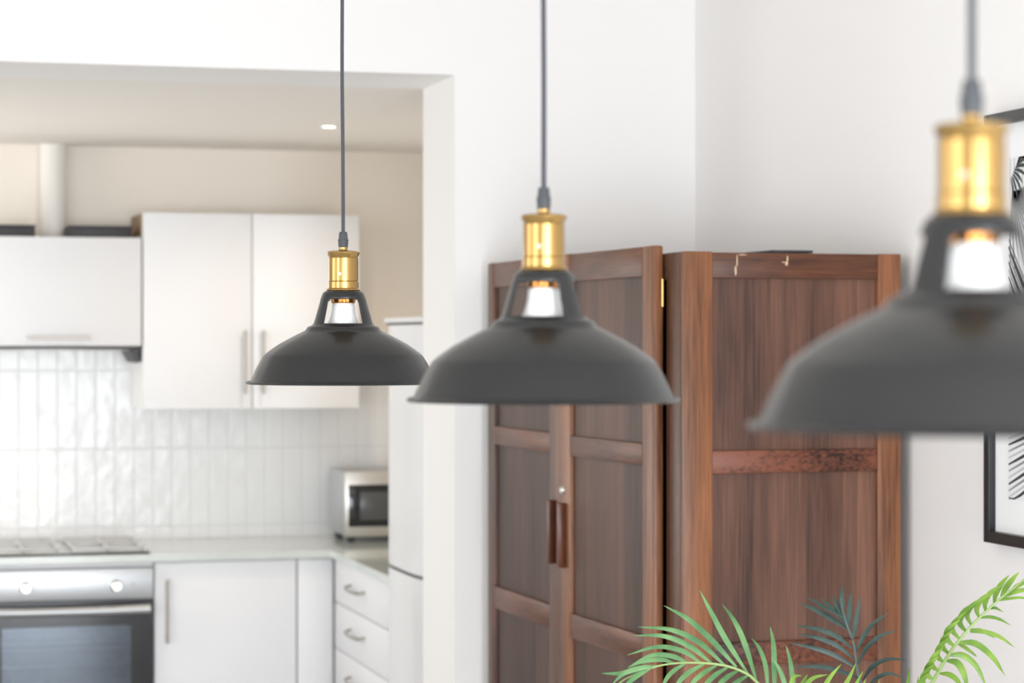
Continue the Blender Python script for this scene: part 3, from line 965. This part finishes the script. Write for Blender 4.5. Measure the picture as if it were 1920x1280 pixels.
crown = (1640, 1640)
# frond A, arching to the left
rA = [(1625, 1640), (1560, 1440), (1480, 1330), (1422, 1281), (1399, 1262), (1358, 1247), (1303, 1242), (1257, 1244), (1218, 1253), (1170, 1274), (1140, 1300)]
dA = [0, -0.02, -0.04, -0.05, -0.055, -0.06, -0.06, -0.06, -0.055, -0.05, -0.04]
LA = [
 ([(1402, 1262), (1362, 1200), (1335, 1150), (1312, 1106)], 0.06, 1.0),
 ([(1418, 1276), (1398, 1210), (1378, 1165), (1354, 1132)], 0.07, 1.0),
 ([(1381, 1250), (1335, 1200), (1290, 1160), (1245, 1135)], 0.05, 1.05),
 ([(1358, 1246), (1310, 1203), (1258, 1180), (1197, 1175)], 0.04, 1.0),
 ([(1334, 1243), (1295, 1212), (1245, 1192), (1188, 1191)], 0.03, 1.0),
 ([(1314, 1242), (1280, 1220), (1232, 1212), (1175, 1228)], 0.03, 0.9),
 ([(1288, 1242), (1262, 1230), (1222, 1228), (1178, 1250)], 0.02, 0.9),
 ([(1265, 1243), (1240, 1236), (1205, 1240), (1176, 1252)], 0.02, 0.8),
 ([(1222, 1252), (1190, 1256), (1160, 1262), (1128, 1262)], 0.09, 0.9),
 ([(1236, 1248), (1200, 1252), (1170, 1262), (1148, 1282)], -0.02, 0.9),
 ([(1218, 1254), (1195, 1266), (1178, 1280), (1165, 1298)], -0.03, 0.9),
 ([(1285, 1243), (1262, 1258), (1248, 1275), (1238, 1300)], -0.04, 0.8),
 ([(1322, 1243), (1292, 1260), (1272, 1280), (1262, 1310)], -0.05, 0.9),
 ([(1345, 1246), (1318, 1262), (1298, 1282), (1288, 1315)], -0.05, 0.9),
 ([(1365, 1250), (1340, 1266), (1322, 1286), (1312, 1320)], -0.05, 0.9),
 ([(1385, 1256), (1362, 1270), (1346, 1288), (1338, 1320)], -0.05, 0.9),
 ([(1402, 1266), (1382, 1278), (1368, 1294), (1360, 1325)], -0.05, 0.9),
 ([(1440, 1300), (1436, 1250), (1424, 1215), (1409, 1196)], 0.05, 0.8),
 ([(1452, 1310), (1452, 1250), (1450, 1205), (1444, 1174)], 0.05, 1.0),
 ([(1478, 1330), (1472, 1285), (1462, 1255), (1450, 1236)], 0.0, 0.9),
 ([(1490, 1335), (1487, 1280), (1482, 1240), (1474, 1210)], 0.03, 0.9),
]
frond(rA, dA, LA, M['leafA'], M['rachis'], 0.0125)
# frond B, dark and upright in the middle, farther back
rB = [(1645, 1640), (1640, 1420), (1622, 1310), (1609, 1263), (1601, 1208), (1589, 1174), (1580, 1145), (1576, 1120)]
dB = [0.02, 0.1, 0.17, 0.2, 0.22, 0.23, 0.23, 0.22]
LB_ = [
 ([(1592, 1180), (1560, 1160), (1528, 1142), (1497, 1130)], 0.05, 1.1),
 ([(1598, 1215), (1565, 1190), (1530, 1178), (1490, 1172)], 0.04, 1.0),
 ([(1602, 1235), (1570, 1210), (1535, 1196), (1495, 1188)], 0.02, 1.0),
 ([(1603, 1250), (1565, 1228), (1525, 1214), (1480, 1205)], 0.0, 1.0),
 ([(1608, 1270), (1570, 1256), (1530, 1249), (1487, 1251)], -0.03, 0.9),
 ([(1586, 1170), (1572, 1150), (1556, 1135), (1540, 1121)], 0.04, 0.9),
 ([(1582, 1158), (1550, 1140), (1530, 1128), (1514, 1120)], 0.06, 0.7),
 ([(1584, 1165), (1576, 1145), (1568, 1130), (1562, 1115)], 0.03, 1.0),
 ([(1580, 1150), (1579, 1130), (1579, 1112), (1580, 1096)], 0.03, 0.9),
 ([(1590, 1178), (1592, 1152), (1594, 1128), (1597, 1107)], 0.03, 1.0),
 ([(1598, 1200), (1604, 1172), (1609, 1145), (1613, 1119)], 0.02, 1.0),
 ([(1603, 1225), (1618, 1195), (1638, 1168), (1664, 1150)], -0.02, 0.9),
 ([(1608, 1245), (1625, 1215), (1650, 1192), (1682, 1182)], -0.04, 0.9),
 ([(1618, 1275), (1635, 1250), (1662, 1236), (1700, 1236)], -0.06, 0.9),
 ([(1625, 1290), (1645, 1270), (1668, 1262), (1692, 1270)], -0.07, 0.8),
]
frond(rB, dB, LB_, M['leafB'], M['rachisB'], 0.0120, 0.0040, 'dark bluish-green frond')
# frond C, bright green, rising to the right
rC = [(1655, 1640), (1690, 1440), (1727, 1320), (1749, 1278), (1771, 1239), (1796, 1203), (1829, 1165), (1867, 1129), (1891, 1109), (1925, 1083), (1975, 1050)]
dC = [-0.02, -0.06, -0.09, -0.1, -0.11, -0.12, -0.12, -0.12, -0.12, -0.11, -0.1]
LC = [
 ([(1819, 1184), (1848, 1184), (1876, 1194), (1902, 1213)], 0.06, 0.8),
 ([(1815, 1180), (1838, 1180), (1852, 1188), (1866, 1196)], 0.04, 0.5),
 ([(1838, 1158), (1856, 1156), (1876, 1161), (1895, 1172)], 0.05, 0.6),
 ([(1855, 1141), (1866, 1139), (1873, 1142), (1881, 1147)], 0.04, 0.5),
 ([(1796, 1204), (1830, 1206), (1862, 1232), (1885, 1267)], 0.03, 1.15),
 ([(1792, 1204), (1808, 1212), (1822, 1222), (1832, 1231)], 0.06, 0.7),
 ([(1778, 1228), (1806, 1228), (1832, 1250), (1850, 1290)], 0.0, 1.1),
 ([(1775, 1238), (1795, 1242), (1808, 1264), (1816, 1300)], -0.03, 1.3),
 ([(1762, 1262), (1780, 1264), (1796, 1276), (1806, 1300)], -0.04, 1.0),
 ([(1880, 1120), (1900, 1110), (1925, 1105), (1950, 1106)], 0.05, 0.8),
 ([(1868, 1126), (1890, 1122), (1915, 1120), (1945, 1124)], 0.05, 0.5),
 ([(1892, 1110), (1908, 1098), (1928, 1088), (1950, 1084)], 0.05, 0.8),
 ([(1877, 1118), (1886, 1102), (1898, 1086), (1911, 1072)], -0.03, 1.0),
 ([(1864, 1130), (1868, 1112), (1878, 1094), (1892, 1078)], -0.04, 1.0),
 ([(1848, 1146), (1848, 1128), (1858, 1110), (1880, 1096)], -0.05, 1.0),
 ([(1836, 1158), (1832, 1140), (1842, 1122), (1866, 1106)], -0.05, 1.0),
 ([(1822, 1172), (1814, 1152), (1824, 1134), (1852, 1116)], -0.05, 1.0),
 ([(1812, 1184), (1800, 1166), (1810, 1144), (1834, 1128)], -0.05, 1.1),
 ([(1800, 1198), (1786, 1180), (1792, 1164), (1812, 1146)], -0.05, 1.0),
 ([(1790, 1212), (1776, 1196), (1779, 1178), (1800, 1162)], -0.05, 1.1),
 ([(1780, 1226), (1768, 1212), (1770, 1196), (1788, 1180)], -0.05, 1.0),
 ([(1770, 1242), (1758, 1228), (1764, 1210), (1780, 1196)], -0.05, 1.1),
 ([(1760, 1258), (1748, 1246), (1752, 1230), (1768, 1214)], -0.05, 1.1),
 ([(1752, 1276), (1738, 1262), (1744, 1244), (1760, 1230)], -0.05, 1.1),
 ([(1744, 1292), (1730, 1276), (1738, 1258), (1752, 1246)], -0.05, 1.1),
 ([(1738, 1310), (1724, 1290), (1730, 1274), (1744, 1260)], -0.05, 1.1),
]
frond(rC, dC, LC, M['leafC'], M['rachis'], 0.0125, 0.0045)
# frond D, lime, only its upper leaflets show at the bottom
rD = [(1640, 1640), (1610, 1480), (1570, 1380), (1530, 1330), (1490, 1305), (1450, 1300)]
dD = [-0.03, -0.1, -0.16, -0.19, -0.2, -0.2]
LD = [
 ([(1560, 1365), (1570, 1310), (1590, 1275), (1605, 1243)], 0.05, 0.9),
 ([(1535, 1335), (1542, 1298), (1556, 1270), (1577, 1245)], 0.04, 0.9),
 ([(1575, 1385), (1588, 1330), (1602, 1290), (1618, 1258)], 0.05, 0.9),
 ([(1585, 1405), (1598, 1345), (1610, 1305), (1624, 1271)], 0.05, 0.9),
 ([(1600, 1430), (1618, 1360), (1632, 1310), (1650, 1276)], 0.05, 0.9),
 ([(1505, 1312), (1512, 1285), (1526, 1270), (1552, 1264)], 0.03, 0.8),
 ([(1485, 1305), (1484, 1282), (1490, 1268), (1503, 1266)], 0.02, 0.8),
 ([(1500, 1312), (1502, 1290), (1508, 1275), (1514, 1264)], 0.04, 0.8),
 ([(1620, 1460), (1680, 1350), (1700, 1290), (1706, 1250)], 0.06, 0.9),
 ([(1624, 1470), (1700, 1360), (1716, 1305), (1722, 1268)], 0.06, 0.8),
]
frond(rD, dD, LD, M['leafC'], M['rachis'], 0.0125)
# pot, soil and stems below the frame
hub = rel(PP(1635, 1640, 0))
bm = bmesh.new()
lathe(bm, [(0.0, 0.0), (0.12, 0.0), (0.13, 0.01), (0.165, 0.30), (0.172, 0.305), (0.172, 0.325), (0.158, 0.325), (0.152, 0.29), (0.0, 0.288)], 56)
finish('pot', bm, M['pot'], palm, 40)
bm = bmesh.new(); lathe(bm, [(0.0, 0.289), (0.150, 0.289), (0.148, 0.298), (0.0, 0.304)], 40); finish('soil', bm, M['soil'], palm)
bm = bmesh.new()
for (dx, dy, q) in ((-0.02, 0.0, rel(PP(1625, 1640, 0))), (0.015, 0.02, rel(PP(1645, 1640, 0.02))), (0.03, -0.015, rel(PP(1655, 1640, -0.02))), (-0.005, -0.02, rel(PP(1640, 1640, -0.03)))):
    tube(bm, spline([(dx, dy, 0.27), (dx * 1.2, dy, 0.42), q], 12), 0.008, 8, 0.004)
finish('stems', bm, M['rachis'], palm)
